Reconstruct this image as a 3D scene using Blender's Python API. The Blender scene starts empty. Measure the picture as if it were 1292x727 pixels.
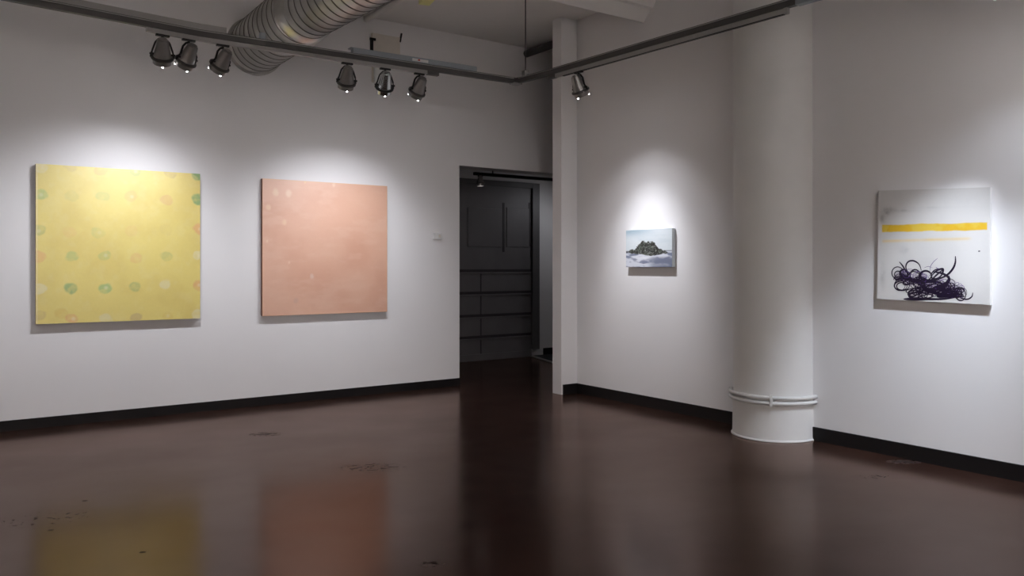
import bpy, bmesh, math, random
import numpy as np
from mathutils import Vector, Matrix

S = bpy.context.scene
COL = S.collection
R = math.radians
random.seed(7)

# ---------------------------------------------------------------- camera, world, exposure
F = 1020.0; CX = 646.0; HY = 335.0; CAMZ = 1.4
YAW = math.atan2(0.579, 0.815)
FW = Vector((math.sin(YAW), math.cos(YAW), 0)); RT = Vector((math.cos(YAW), -math.sin(YAW), 0))
cam = bpy.data.cameras.new('camera'); camo = bpy.data.objects.new('camera', cam); COL.objects.link(camo)
camo.location = (0, 0, CAMZ); camo.rotation_euler = (R(90), 0, -YAW)
cam.sensor_width = 36; cam.lens = 36 * F / 1292; cam.shift_y = -(363.5 - HY) / 1292
cam.clip_start = 0.05
S.camera = camo
S.view_settings.view_transform = 'Standard'; S.view_settings.look = 'None'
S.view_settings.gamma = 1; S.view_settings.exposure = 0.0; S.view_settings.use_curve_mapping = False
w = bpy.data.worlds.new('world'); S.world = w; w.use_nodes = True
w.node_tree.nodes['Background'].inputs[0].default_value = (0.9, 0.85, 0.8, 1)
w.node_tree.nodes['Background'].inputs[1].default_value = 0.02
BACK_W = 1080; LAMP_W = 0.64          # power of the added rear lamps; overall multiplier of all lamps

def on(px, py, axis, val):
    """point on the plane axis=val seen at pixel (px,py)"""
    d = FW + RT * ((px - CX) / F) + Vector((0, 0, (HY - py) / F))
    o = Vector((0, 0, CAMZ))
    i = 'xyz'.index(axis)
    return o + d * ((val - o[i]) / d[i])

# ---------------------------------------------------------------- materials
def mat(name, col, rough=0.5, metal=0.0, noise=None, bump=0.0, nscale=20.0, emit=None, spec=0.5, attr=None):
    m = bpy.data.materials.new(name); m.use_nodes = True
    nt = m.node_tree; b = nt.nodes['Principled BSDF']
    b.inputs['Roughness'].default_value = rough; b.inputs['Metallic'].default_value = metal
    b.inputs['Specular IOR Level'].default_value = spec
    tc = nt.nodes.new('ShaderNodeTexCoord'); nz = nt.nodes.new('ShaderNodeTexNoise')
    nz.inputs['Scale'].default_value = nscale; nz.inputs['Detail'].default_value = 5
    nt.links.new(tc.outputs['Object'], nz.inputs['Vector'])
    a = noise if noise is not None else 0.06
    mx = nt.nodes.new('ShaderNodeMix'); mx.data_type = 'RGBA'
    nt.links.new(nz.outputs['Fac'], mx.inputs['Factor'])
    c = Vector(col[:3])
    if attr:
        at = nt.nodes.new('ShaderNodeAttribute'); at.attribute_name = attr
        hs = nt.nodes.new('ShaderNodeHueSaturation'); hs.inputs['Value'].default_value = 1 - a
        nt.links.new(at.outputs['Color'], hs.inputs['Color'])
        nt.links.new(hs.outputs['Color'], mx.inputs['A']); nt.links.new(at.outputs['Color'], mx.inputs['B'])
    else:
        mx.inputs['A'].default_value = (*(c * (1 - a)), 1)
        mx.inputs['B'].default_value = (*[min(1, v * (1 + a)) for v in c], 1)
    nt.links.new(mx.outputs['Result'], b.inputs['Base Color'])
    if bump:
        bp = nt.nodes.new('ShaderNodeBump'); bp.inputs['Strength'].default_value = bump
        bp.inputs['Distance'].default_value = 0.01
        nt.links.new(nz.outputs['Fac'], bp.inputs['Height']); nt.links.new(bp.outputs['Normal'], b.inputs['Normal'])
    if emit:
        b.inputs['Emission Color'].default_value = (*emit[0], 1); b.inputs['Emission Strength'].default_value = emit[1]
    return m

M = {}
M['wall'] = mat('white_wall_paint', (0.80, 0.785, 0.785), 0.75, noise=0.02, nscale=1.5, bump=0.0)
M['ceil'] = mat('ceiling_paint', (0.86, 0.84, 0.81), 0.85, noise=0.05, nscale=2)
M['column'] = mat('column_paint', (0.74, 0.735, 0.72), 0.6, noise=0.05, nscale=5, bump=0.08)
M['base'] = mat('baseboard_black', (0.0045, 0.003, 0.003), 0.6, noise=0.3, nscale=8, spec=.3)
M['beige'] = mat('beige_panel', (0.68, 0.63, 0.56), 0.7)
M['dkmetal'] = mat('dark_rail_metal', (0.085, 0.082, 0.08), 0.45, 0.3)
M['rail'] = mat('grey_track_paint', (0.34, 0.33, 0.32), 0.45, 0.2)
M['blue'] = mat('pale_blue_grey_box', (0.30, 0.33, 0.36), 0.5, 0.2)
M['can'] = mat('gunmetal', (0.26, 0.245, 0.235), 0.34, 0.6, noise=0.15)
M['collar'] = mat('dark_collar', (0.075, 0.07, 0.068), 0.4, 0.4)
M['silver'] = mat('polished_aluminium', (0.7, 0.72, 0.74), 0.22, 0.95)
M['black'] = mat('black_metal', (0.012, 0.012, 0.012), 0.4, 0.3)
M['lens'] = mat('lit_lens', (0.9, 0.9, 0.9), 0.1, emit=((1, 0.98, 1.0), 25))
M['lens_small'] = mat('lit_lens_dim', (0.9, 0.9, 0.9), 0.1, emit=((1, 0.97, 0.98), 2.0))
M['duct'] = mat('galvanised_duct', (0.50, 0.49, 0.47), 0.33, 0.9, noise=0.22, nscale=9, bump=0.15)
M['seam'] = mat('duct_seam', (0.17, 0.16, 0.15), 0.5, 0.6)
M['yellow'] = mat('yellow_green_plastic', (0.95, 0.96, 0.42), 0.5)
M['plastic'] = mat('white_plastic', (0.72, 0.72, 0.71), 0.35)
M['red'] = mat('red_dot', (0.55, 0.05, 0.03), 0.4)
M['doorm'] = mat('dark_door_paint', (0.13, 0.122, 0.126), 0.5, noise=0.2, nscale=3)
M['doorline'] = mat('dark_door_groove', (0.03, 0.024, 0.027), 0.6)
M['frame'] = mat('dark_frame', (0.10, 0.095, 0.096), 0.5)
M['mat'] = mat('black_rubber', (0.006, 0.006, 0.006), 0.8)
M['strip'] = mat('metal_strip', (0.35, 0.33, 0.32), 0.3, 0.6)
M['ink'] = mat('dark_purple_ink', (0.010, 0.004, 0.020), 0.4, noise=0.6, nscale=30)
M['ink2'] = mat('thin_violet_ink', (0.10, 0.045, 0.20), 0.5, noise=0.5, nscale=30)
M['umber'] = mat('dark_canvas_edge', (0.10, 0.06, 0.04), 0.8)
M['rust'] = mat('rust_canvas_edge', (0.20, 0.08, 0.05), 0.8)
M['whitecanvas'] = mat('white_canvas_edge', (0.74, 0.73, 0.72), 0.7)
M['silveredge'] = mat('pale_mount_edge', (0.52, 0.56, 0.58), 0.5)
M['backing'] = mat('black_print_edge', (0.03, 0.03, 0.03), 0.6)

def floor_material():
    m = bpy.data.materials.new('stained_polished_concrete'); m.use_nodes = True
    nt = m.node_tree; b = nt.nodes['Principled BSDF']; N = nt.nodes.new; L = nt.links.new
    tc = N('ShaderNodeTexCoord')
    n1 = N('ShaderNodeTexNoise'); n1.inputs['Scale'].default_value = 1.6; n1.inputs['Detail'].default_value = 8
    n1.inputs['Roughness'].default_value = 0.62
    n2 = N('ShaderNodeTexNoise'); n2.inputs['Scale'].default_value = 26; n2.inputs['Detail'].default_value = 6
    n3 = N('ShaderNodeTexNoise'); n3.inputs['Scale'].default_value = 3.2; n3.inputs['Detail'].default_value = 4
    for n in (n1, n2, n3): L(tc.outputs['Object'], n.inputs['Vector'])
    cr = N('ShaderNodeValToRGB')
    cr.color_ramp.elements[0].position = 0.32; cr.color_ramp.elements[0].color = (0.022, 0.0095, 0.0068, 1)
    cr.color_ramp.elements[1].position = 0.72; cr.color_ramp.elements[1].color = (0.040, 0.019, 0.0135, 1)
    L(n1.outputs['Fac'], cr.inputs['Fac'])
    col = cr.outputs['Color']
    # worn scuffs: (pixel, size along x, size along y, threshold)
    spots = [((335, 548), 0.17, 0.12, 0.47), ((470, 590), 0.28, 0.16, 0.53), ((1140, 583), 0.16, 0.08, 0.42),
             ((107, 632), .022, .014, .1), ((64, 669), .022, .014, .1), ((180, 697), .022, .014, .1),
             ((60, 655), .3, .2, .6), ((1105, 602), .16, .08, .55), ((545, 712), .08, .05, .5)]
    bumpsum = None
    for (p, sx, sy, th) in spots:
        c = on(p[0], p[1], 'z', 0)
        mp = N('ShaderNodeMapping'); mp.vector_type = 'POINT'
        sub = N('ShaderNodeVectorMath'); sub.operation = 'SUBTRACT'; sub.inputs[1].default_value = c
        L(tc.outputs['Object'], sub.inputs[0])
        mp.inputs['Rotation'].default_value = (0, 0, YAW); mp.inputs['Scale'].default_value = (1, 1, 1)
        L(sub.outputs[0], mp.inputs['Vector'])
        sc = N('ShaderNodeVectorMath'); sc.operation = 'MULTIPLY'; sc.inputs[1].default_value = (1 / sx, 1 / sy, 0)
        L(mp.outputs[0], sc.inputs[0])
        ln = N('ShaderNodeVectorMath'); ln.operation = 'LENGTH'; L(sc.outputs[0], ln.inputs[0])
        fall = N('ShaderNodeMapRange'); fall.interpolation_type = 'SMOOTHSTEP'
        fall.inputs['From Min'].default_value = 1; fall.inputs['From Max'].default_value = 0.3
        L(ln.outputs['Value'], fall.inputs['Value'])
        t = N('ShaderNodeMapRange'); t.inputs['From Min'].default_value = th; t.inputs['From Max'].default_value = th + 0.06
        L(n2.outputs['Fac'], t.inputs['Value'])
        mul = N('ShaderNodeMath'); mul.operation = 'MULTIPLY'; L(fall.outputs[0], mul.inputs[0]); L(t.outputs[0], mul.inputs[1])
        if bumpsum is None: bumpsum = mul.outputs[0]
        else:
            ad = N('ShaderNodeMath'); ad.operation = 'MAXIMUM'; L(bumpsum, ad.inputs[0]); L(mul.outputs[0], ad.inputs[1]); bumpsum = ad.outputs[0]
    mx = N('ShaderNodeMix'); mx.data_type = 'RGBA'; mx.inputs['B'].default_value = (0.008, 0.005, 0.005, 1)
    L(bumpsum, mx.inputs['Factor']); L(col, mx.inputs['A']); L(mx.outputs['Result'], b.inputs['Base Color'])
    mr = N('ShaderNodeMapRange'); mr.inputs['From Min'].default_value = 0.3; mr.inputs['From Max'].default_value = 0.7
    mr.inputs['To Min'].default_value = 0.16; mr.inputs['To Max'].default_value = 0.21
    L(n3.outputs['Fac'], mr.inputs['Value'])
    ra = N('ShaderNodeMath'); ra.operation = 'MULTIPLY_ADD'; ra.inputs[1].default_value = 0.35
    L(bumpsum, ra.inputs[0]); L(mr.outputs[0], ra.inputs[2]); L(ra.outputs[0], b.inputs['Roughness'])
    bp = N('ShaderNodeBump'); bp.inputs['Strength'].default_value = 0.05; bp.inputs['Distance'].default_value = 0.01
    L(n1.outputs['Fac'], bp.inputs['Height']); L(bp.outputs['Normal'], b.inputs['Normal'])
    # stained concrete under a warm tinted varnish
    df = N('ShaderNodeBsdfDiffuse'); gl = N('ShaderNodeBsdfGlossy'); fr = N('ShaderNodeFresnel'); ms = N('ShaderNodeMixShader')
    fr.inputs['IOR'].default_value = 1.375
    L(mx.outputs['Result'], df.inputs['Color']); L(ra.outputs[0], gl.inputs['Roughness'])
    gc = N('ShaderNodeValToRGB')
    gc.color_ramp.elements[0].position = 0.35; gc.color_ramp.elements[0].color = (0.84, 0.68, 0.61, 1)
    gc.color_ramp.elements[1].position = 0.65; gc.color_ramp.elements[1].color = (0.95, 0.775, 0.70, 1)
    mp2 = N('ShaderNodeMapping'); mp2.inputs['Rotation'].default_value = (0, 0, YAW); mp2.inputs['Scale'].default_value = (1, 1.2, 1)
    n4 = N('ShaderNodeTexNoise'); n4.inputs['Scale'].default_value = 1.1; n4.inputs['Detail'].default_value = 7; n4.inputs['Roughness'].default_value = .6
    L(tc.outputs['Object'], mp2.inputs['Vector']); L(mp2.outputs[0], n4.inputs['Vector'])
    L(n4.outputs['Fac'], gc.inputs['Fac']); 
    mg = N('ShaderNodeMix'); mg.data_type = 'RGBA'; mg.inputs['B'].default_value = (0.30, 0.25, 0.23, 1)
    L(bumpsum, mg.inputs['Factor']); L(gc.outputs['Color'], mg.inputs['A']); L(mg.outputs['Result'], gl.inputs['Color'])
    for q in (df, gl): L(bp.outputs['Normal'], q.inputs['Normal'])
    L(fr.outputs[0], ms.inputs[0]); L(df.outputs[0], ms.inputs[1]); L(gl.outputs[0], ms.inputs[2])
    L(ms.outputs[0], nt.nodes['Material Output'].inputs['Surface'])
    return m
M['floor'] = floor_material()

# ---------------------------------------------------------------- helpers
def box(bm, x0, x1, y0, y1, z0, z1, bev=0):
    r = bmesh.ops.create_cube(bm, size=1)
    for v in r['verts']:
        v.co = Vector(((x0 + x1) / 2 + v.co.x * (x1 - x0), (y0 + y1) / 2 + v.co.y * (y1 - y0), (z0 + z1) / 2 + v.co.z * (z1 - z0)))
    if bev:
        es = list({e for v in r['verts'] for e in v.link_edges})
        bmesh.ops.bevel(bm, geom=es, offset=bev, segments=2, affect='EDGES', profile=0.6)

def bar(bm, p, q, wdt, hgt, bev=0.0):
    """box bar from p to q, width sideways, height along z"""
    p = Vector(p); q = Vector(q); d = (q - p); L = d.length; d.normalize()
    s = d.cross(Vector((0, 0, 1)))
    if s.length < 1e-4: s = Vector((1, 0, 0))
    s.normalize(); u = s.cross(d)
    b2 = bmesh.new(); box(b2, -wdt / 2, wdt / 2, 0, L, -hgt / 2, hgt / 2, bev)
    mtx = Matrix((( s.x, d.x, u.x, p.x), (s.y, d.y, u.y, p.y), (s.z, d.z, u.z, p.z), (0, 0, 0, 1)))
    b2.transform(mtx); me = bpy.data.meshes.new('t'); b2.to_mesh(me); b2.free(); bm.from_mesh(me); bpy.data.meshes.remove(me)

def sweep(bm, path, rad, n=16, cap=True):
    """tube through the path; rad a number or one per point"""
    path = [Vector(p) for p in path]
    if not hasattr(rad, '__len__'): rad = [rad] * len(path)
    rings = []; up = None
    for i, p in enumerate(path):
        t = (path[min(i + 1, len(path) - 1)] - path[max(i - 1, 0)]).normalized()
        if up is None:
            up = Vector((0, 0, 1)) if abs(t.z) < 0.9 else Vector((1, 0, 0))
        s = t.cross(up).normalized(); up = s.cross(t).normalized()
        rings.append([bm.verts.new(p + (s * math.cos(2 * math.pi * k / n) + up * math.sin(2 * math.pi * k / n)) * rad[i]) for k in range(n)])
    for a, b in zip(rings, rings[1:]):
        for k in range(n):
            f = bm.faces.new((a[k], a[(k + 1) % n], b[(k + 1) % n], b[k])); f.smooth = True
    if cap:
        bm.faces.new(rings[0][::-1]); bm.faces.new(rings[-1])

def lathe(bm, prof, n=32, cap=True):
    """profile [(r,z)] about z"""
    rings = [[bm.verts.new((r * math.cos(2 * math.pi * k / n), r * math.sin(2 * math.pi * k / n), z)) for k in range(n)] for r, z in prof]
    for a, b in zip(rings, rings[1:]):
        for k in range(n):
            f = bm.faces.new((a[k], a[(k + 1) % n], b[(k + 1) % n], b[k])); f.smooth = True
    if cap:
        bm.faces.new(rings[0][::-1]); bm.faces.new(rings[-1])

def obj(name, bm, m, parent=None, label=None):
    bmesh.ops.recalc_face_normals(bm, faces=bm.faces)
    me = bpy.data.meshes.new(name); bm.to_mesh(me); bm.free()
    me.materials.append(M[m] if isinstance(m, str) else m)
    o = bpy.data.objects.new(name, me); COL.objects.link(o)
    if parent: o.parent = parent
    if label: o['label'] = label
    return o

def smooth_by_angle(o, deg=35):
    me = o.data; me.set_sharp_from_angle(angle=R(deg))

def empty(name, loc, label, cat, group=None):
    o = bpy.data.objects.new(name, None); COL.objects.link(o); o.location = loc; o.empty_display_size = 0.1
    o['label'] = label; o['category'] = cat
    if group: o['group'] = group
    return o

def tag(o, label, cat, group=None):
    o['label'] = label; o['category'] = cat
    if group: o['group'] = group
    return o

def struct(name, bm, m, label=None):
    o = obj(name, bm, m); o['kind'] = 'structure'
    if label: o['label'] = label
    return o

def B(*a, **k):
    bm = bmesh.new(); box(bm, *a, **k); return bm

# ---------------------------------------------------------------- the room
XW = 5.72; YW = 8.04; ZC = 4.09; XL = -4.0; YN = -3.6; XE = 9.2
YV = 10.0; OX0 = 4.96; OX1 = 6.9; OZ = 2.565
struct('floor', B(XL - .2, XE + .2, YN - .2, YV + .2, -0.1, 0), 'floor')
struct('ceiling', B(XL - .2, XE + .2, YN - .2, YW + .2, ZC, ZC + .15), 'ceil')
bm = bmesh.new()
box(bm, XL - .2, OX0, YW, YW + .2, 0, ZC); box(bm, OX0, OX1, YW, YW + .2, OZ, ZC); box(bm, OX1, XE + .2, YW, YW + .2, 0, ZC)
struct('wall_back', bm, 'wall', 'white wall with two large square canvases and a wide opening')
PY0, PY1 = 6.82, 6.972
bm = bmesh.new()
box(bm, XW, XW + .2, YN - .2, PY1, 0, ZC); box(bm, XW + .2, XE, PY1 - .15, PY1, 0, ZC)
struct('wall_right', bm, 'wall', 'white wall with the small photograph and the square ink painting')
struct('trim_1', B(5.50, XW, PY0, PY1, 0, ZC), 'wall', 'white pier at the end of the right wall')
struct('wall_left', B(XL - .2, XL, YN, YW, 0, ZC), 'wall')
struct('wall_front', B(XL - .2, XW, YN - .2, YN, 0, ZC), 'wall')
struct('wall_passage', B(XE, XE + .2, PY1 - .15, YV + .2, 0, ZC), 'wall')
# vestibule behind the opening
struct('wall_far', B(4.3, XE, YV, YV + .2, 0, 2.9), 'wall', 'grey wall beyond the opening')
struct('wall_vestibule', B(4.3, 4.5, YW + .2, YV, 0, 2.9), 'wall')
struct('ceiling_vestibule', B(4.3, XE, YW + .2, YV, 2.8, 2.9), 'ceil')
# haunched ceiling beam near the right wall
bm = bmesh.new()
prof = [(5.79, 3.81), (5.79, ZC), (5.50, ZC), (5.585, 4.05), (5.66, 3.93), (5.70, 3.92)]
va = [bm.verts.new((XL, y, z)) for y, z in prof]; vb = [bm.verts.new((XW, y, z)) for y, z in prof]
bm.faces.new(va); bm.faces.new(vb[::-1])
for i in range(len(prof)):
    j = (i + 1) % len(prof); bm.faces.new((va[i], va[j], vb[j], vb[i]))
struct('trim_2', bm, 'ceil', 'beam across the ceiling')

# baseboards
def baseboard(name, boxes, h=0.1):
    bm = bmesh.new()
    for (x0, x1, y0, y1) in boxes: box(bm, x0, x1, y0, y1, 0, h)
    return struct(name, bm, 'base')
baseboard('baseboard_back', [(XL, OX0, YW - .016, YW)], 0.088)
COLC = (5.66, 4.21); CR = 0.334
baseboard('baseboard_right', [(XW - .016, XW, COLC[1] + .32, PY0 - .016), (XW - .016, XW, YN, COLC[1] - .32),
                              (5.52, XW, PY0 - .016, PY0)], 0.108)
baseboard('baseboard_left', [(XL, XL + .016, YN, YW - .016)])
baseboard('baseboard_front', [(XL + .016, XW - .016, YN, YN + .016)])
baseboard('baseboard_far', [(7.70, XE, YV - .016, YV)], 0.11)

# dark panelled door in the vestibule
DX0, DX1 = 5.2, on(670, 400, 'y', YV - .04).x
yf = YV - .05
dr = struct('door_1', B(DX0, DX1, YV - .05, YV, 0.0, 2.58), 'doorm', 'dark grey panelled door beyond the opening')
fr = bmesh.new(); box(fr, DX1, DX1 + .13, YV - .09, YV, 0.11, 2.66, .004); box(fr, DX0 - .13, DX1, YV - .09, YV, 2.58, 2.66, .004); box(fr, DX0 - .13, DX0, YV - .09, YV, 0, 2.58)
obj('door_frame', fr, 'frame', dr)
# horizontal rails: raised boards with a shadow gap above each
zs = [on(625, p, 'y', yf).z for p in (341.5, 369, 397.3, 423.8)]
for z in zs:
    g = bmesh.new(); box(g, DX0, DX1 - .01, yf - .006, yf, z - .022, z + .018); obj('door_groove', g, 'doorline', dr)
    g = bmesh.new(); box(g, DX0, DX1 - .01, yf - .022, yf, z - .045, z - .024, .003); obj('door_rail', g, 'doorm', dr)
for px, za, zb in ((636, 256, 318), (670, 256, 311), (607, 342, 455)):
    a = on(px, za, 'y', yf); c = on(px, zb, 'y', yf)
    wd = .012 if px == 607 else .028
    xx = min(a.x, DX1 - .03)
    g = bmesh.new(); box(g, xx - wd, xx + wd * .2, yf - .007, yf, c.z, a.z)
    obj('door_groove', g, 'doorline', dr)
for (pa, pb) in ((590, 633), (639, 667)):
    a = on(pa, 262, 'y', yf); c = on(pb, 312, 'y', yf)
    g = bmesh.new(); box(g, a.x, c.x, yf - .012, yf, c.z, a.z, .004); obj('door_panel', g, 'doorm', dr)
g = bmesh.new(); box(g, DX0, DX1 - .01, yf - .02, yf, 0.005, 0.10, .004); obj('kick_plate', g, 'doorm', dr)

# black mat and its metal edge past the door
pA = on(671, 449.5, 'z', 0); pB = on(697, 457.5, 'z', 0); pC = pB + (pB - pA) * 0.9
bm = bmesh.new()
lo = [Vector((p.x, p.y, z)) for z in (0.0, 0.012) for p in (pA, pC, Vector((8.9, pC.y, 0)), Vector((8.9, YV - .02, 0)), Vector((pA.x, YV - .02, 0)))]
v = [bm.verts.new(p) for p in lo]
bm.faces.new(v[0:5][::-1]); bm.faces.new(v[5:10])
for i in range(5):
    j = (i + 1) % 5; bm.faces.new((v[i], v[j], v[5 + j], v[5 + i]))
fm = tag(obj('floor_mat', bm, 'mat'), 'black floor mat with metal edging past the dark door', 'mat')
bm = bmesh.new(); bar(bm, pA + Vector((-.02, 0, .008)), pC + Vector((-.02, 0, .008)), 0.05, 0.014); obj('edge_strip', bm, 'strip', fm, 'bright metal edge strip')

# ---------------------------------------------------------------- column with two pipes round its foot
col = empty('column', (COLC[0], COLC[1], 0), 'round white concrete column standing against the right wall', 'column')
bm = bmesh.new()
def ringprof(bm, prof): lathe(bm, prof, 64)
lathe(bm, [(0.338, 0), (0.338, 0.012), (0.335, 0.03), (0.333, 0.29)], 96); o = obj('base', bm, 'column', col); smooth_by_angle(o)
bm = bmesh.new(); lathe(bm, [(0.328, 0.29), (0.326, 1.0), (0.326, 4.09)], 96); o = obj('shaft', bm, 'column', col); smooth_by_angle(o)
bm = bmesh.new(); lathe(bm, [(0.338, 0.0), (0.346, 0.0), (0.346, 0.006), (0.339, 0.016), (0.338, 0.016)], 96, False); o = obj('floor_bead', bm, 'column', col)
for z in (0.352, 0.308):
    pts = []
    for k in range(61):
        a = R(262) - R(164) * k / 60
        pts.append((0.349 * math.cos(a), 0.349 * math.sin(a), z))
    e = 0.035
    bm = bmesh.new()
    path = pts + [(pts[-1][0] + .02, pts[-1][1] + .012, z), (0.062, pts[-1][1] + .012, z)]
    path = [(0.062, pts[0][1] - .006, z), (pts[0][0] + .02, pts[0][1] - .006, z)] + path
    sweep(bm, path, 0.0155, 12); o = obj('pipe', bm, 'column', col)
for a in (R(213), R(119)):
    bm = bmesh.new(); box(bm, 0.332, 0.371, -.011, .011, 0.285, 0.375, .004)
    bm.transform(Matrix.Rotation(a, 4, 'Z')); obj('pipe_clip', bm, 'column', col)

# ---------------------------------------------------------------- rails
ZR = 3.2
def railpt(px, py, z=ZR): return on(px, py, 'z', z)
K = railpt(649, 105.5); J = railpt(250, 46.5); E0 = railpt(25, 4)
E = E0 + (E0 - J) * 2.2
dL = (K - J).normalized(); dE = (J - E).normalized()
lrail = empty('track_rail', (J.x, J.y, ZR), 'long dark lighting rail hung in front of the wall of two large canvases', 'lighting track')
org = Vector(lrail.location)
def part(name, fn, m, root, label=None):
    bm = bmesh.new(); fn(bm); bm.transform(Matrix.Translation(-Vector(root.location))); return obj(name, bm, m, root, label)
up = Vector((0, 0, 1))
def f(bm):
    h = up * 0.028
    bar(bm, E + h, J + h + dE * .005, .045, .056, .003); bar(bm, J + h - dL * .005, K + h, .045, .056, .003)
part('channel', f, 'dkmetal', lrail)
def f(bm):
    h = up * 0.046
    bar(bm, E + h, J + h, .056, .006); bar(bm, J + h, K + h - dL * .02, .056, .006)
part('channel_lip', f, 'rail', lrail)
TA = J - dE * ((J - railpt(184, 34.5)).length); TB = railpt(541, 88)
TB = J + dL * (TB - J).length
def f(bm):
    h = up * -0.017
    bar(bm, TA + h, J + h, .034, .034, .003); bar(bm, J + h, TB + h, .034, .034, .003)
part('light_track', f, 'rail', lrail, 'pale grey lamp track under the rail')
def f(bm): bar(bm, TB - up * .02, TB + dL * .12 - up * .02, .04, .036, .004)
part('feed_block', f, 'dkmetal', lrail)
# long raceway box at the left, above the rail
RB = railpt(287, 52); RB = J + dL * ((RB - J).dot(dL))
def f(bm):
    h = up * 0.085 ; off = Vector((0, .05, 0))
    bar(bm, E + h + off, J + h + off, .07, .055, .004); bar(bm, J + h + off, RB + h + off, .07, .055, .004)
part('raceway', f, 'rail', lrail, 'flat grey raceway box above the rail')
# pale transformer box with printed label and red light
XA = J + dL * ((railpt(447, 74) - J).dot(dL)); XB = J + dL * ((railpt(604, 97) - J).dot(dL))
def f(bm): bar(bm, XA + up * .078 + Vector((0, .01, 0)), XB + up * .078 + Vector((0, .01, 0)), .06, .042, .004)
tb = part('driver_box', f, 'blue', lrail, 'pale blue grey control box on the rail')
def f(bm): bar(bm, XA + up * .102 + Vector((0, .02, 0)) - dL * .02, XB + up * .102 + Vector((0, .02, 0)), .07, .006)
part('box_lid', f, 'blue', lrail)
XM = J + dL * ((railpt(524, 84) - J).dot(dL)); XN = J + dL * ((railpt(544, 87) - J).dot(dL))
side = Vector((dL.y, -dL.x, 0))
def f(bm): bar(bm, XM + up * .078 - side * .0 + side * .0205, XN + up * .078 + side * .0205, .006, .024)
part('box_label', f, 'plastic', lrail, 'white sticker')
XR = J + dL * ((railpt(531, 85) - J).dot(dL))
def f(bm): bar(bm, XR + up * .08 + side * .024, XR + dL * .02 + up * .08 + side * .024, .006, .014)
part('indicator', f, 'red', lrail, 'small red indicator')
CL = J + dL * ((railpt(332, 58) - J).dot(dL))
def f(bm): box(bm, CL.x - .022, CL.x + .022, CL.y - .012, CL.y + .03, ZR + .05, ZR + .112, .004)
part('hanger_clip', f, 'blue', lrail)
def f(bm): sweep(bm, [(-.9, E.y + .13, ZR + .05), (-.9, E.y + .13, ZC)], .005, 8)
HL = E + dE * 0.6
def f(bm): sweep(bm, [HL + up * .05, Vector((HL.x, HL.y, ZC))], .005, 8)
part('hanger_rod', f, 'dkmetal', lrail)

G0 = railpt(700, 93.5); G1 = railpt(960, 19.5)
dG = (G1 - G0).normalized()
K2 = K + Vector((.03, 0, 0)); G2 = G1 + dG * 4.6
rrail = empty('track_rail', (G0.x, G0.y, ZR), 'dark lighting rail hung in front of the wall with the small photograph and column', 'lighting track')
def f(bm): h = up * .028; bar(bm, K2 + h, G0 + h, .045, .056, .003); bar(bm, G0 + h - dG * .002, G2 + h, .045, .056, .003)
part('channel', f, 'dkmetal', rrail)
def f(bm): h = up * .046; bar(bm, K2 + h + dG * .05, G0 + h, .056, .006); bar(bm, G0 + h, G2 + h, .056, .006)
part('channel_lip', f, 'rail', rrail)
GA = G0 + dG * .02; GB = G0 + dG * ((railpt(993, 12) - G0).dot(dG))
def f(bm): h = up * -.019; bar(bm, GA + h, GB + h, .034, .036, .003)
part('light_track', f, 'rail', rrail, 'pale grey lamp track under the rail')
def f(bm): h = up * -.040; bar(bm, GA + h + dG * .1, GB + h, .020, .006)
part('track_slot', f, 'black', rrail)
def f(bm): bar(bm, GB - up * .02, GB + dG * .03 - up * .02, .038, .042, .004)
part('end_cap', f, 'rail', rrail)
def f(bm): bar(bm, GA - dG * .1 - up * .02, GA - up * .02, .04, .036, .004)
part('feed_block', f, 'dkmetal', rrail)
def f(bm): bar(bm, GB + dG * .1 + up * .02, GB + dG * .45 + up * .02, .058, .05, .004)
part('splice_cover', f, 'blue', rrail, 'blue grey splice cover')
def f(bm): bar(bm, GB + dG * .9 - up * .019, GB + dG * 3.2 - up * .019, .034, .036, .004)
part('light_track', f, 'rail', rrail)
def f(bm):
    box(bm, K.x - .035, K.x + .06, K.y - .05, K.y + .035, ZR - .012, ZR + .003, .003)
part('corner_plate', f, 'rail', rrail)
def f(bm): box(bm, K.x + .0, K.x + .05, K.y - .17, K.y - .12, ZR + .05, ZR + .10, .004)
part('hanger_bracket', f, 'rail', rrail)
def f(bm):
    p = on(663, 95, 'y', K.y - .145); sweep(bm, [Vector((p.x, p.y, ZR + .05)), Vector((p.x, p.y, ZC))], .006, 8)
part('hanger_rod', f, 'dkmetal', rrail)
def f(bm): sweep(bm, [G2 - dG * .8 + up * .05, Vector(((G2 - dG * .8).x, (G2 - dG * .8).y, ZC))], .006, 8)
part('hanger_rod', f, 'dkmetal', rrail)

# ---------------------------------------------------------------- lamp heads
def spot_light(name, loc, tgt, power, size, blend, col=(.91, .93, 1.0), soft=.04, parent=None):
    l = bpy.data.lights.new(name, 'SPOT'); l.energy = power * LAMP_W; l.spot_size = R(size); l.spot_blend = blend
    l.color = col; l.shadow_soft_size = soft
    o = bpy.data.objects.new(name, l); COL.objects.link(o)
    d = (Vector(tgt) - Vector(loc)).normalized()
    o.rotation_mode = 'QUATERNION'; o.rotation_quaternion = d.to_track_quat('-Z', 'Y'); o.location = loc
    if parent:
        o.location = Vector(loc) - Vector(parent.location); o.parent = parent
    return o

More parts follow.
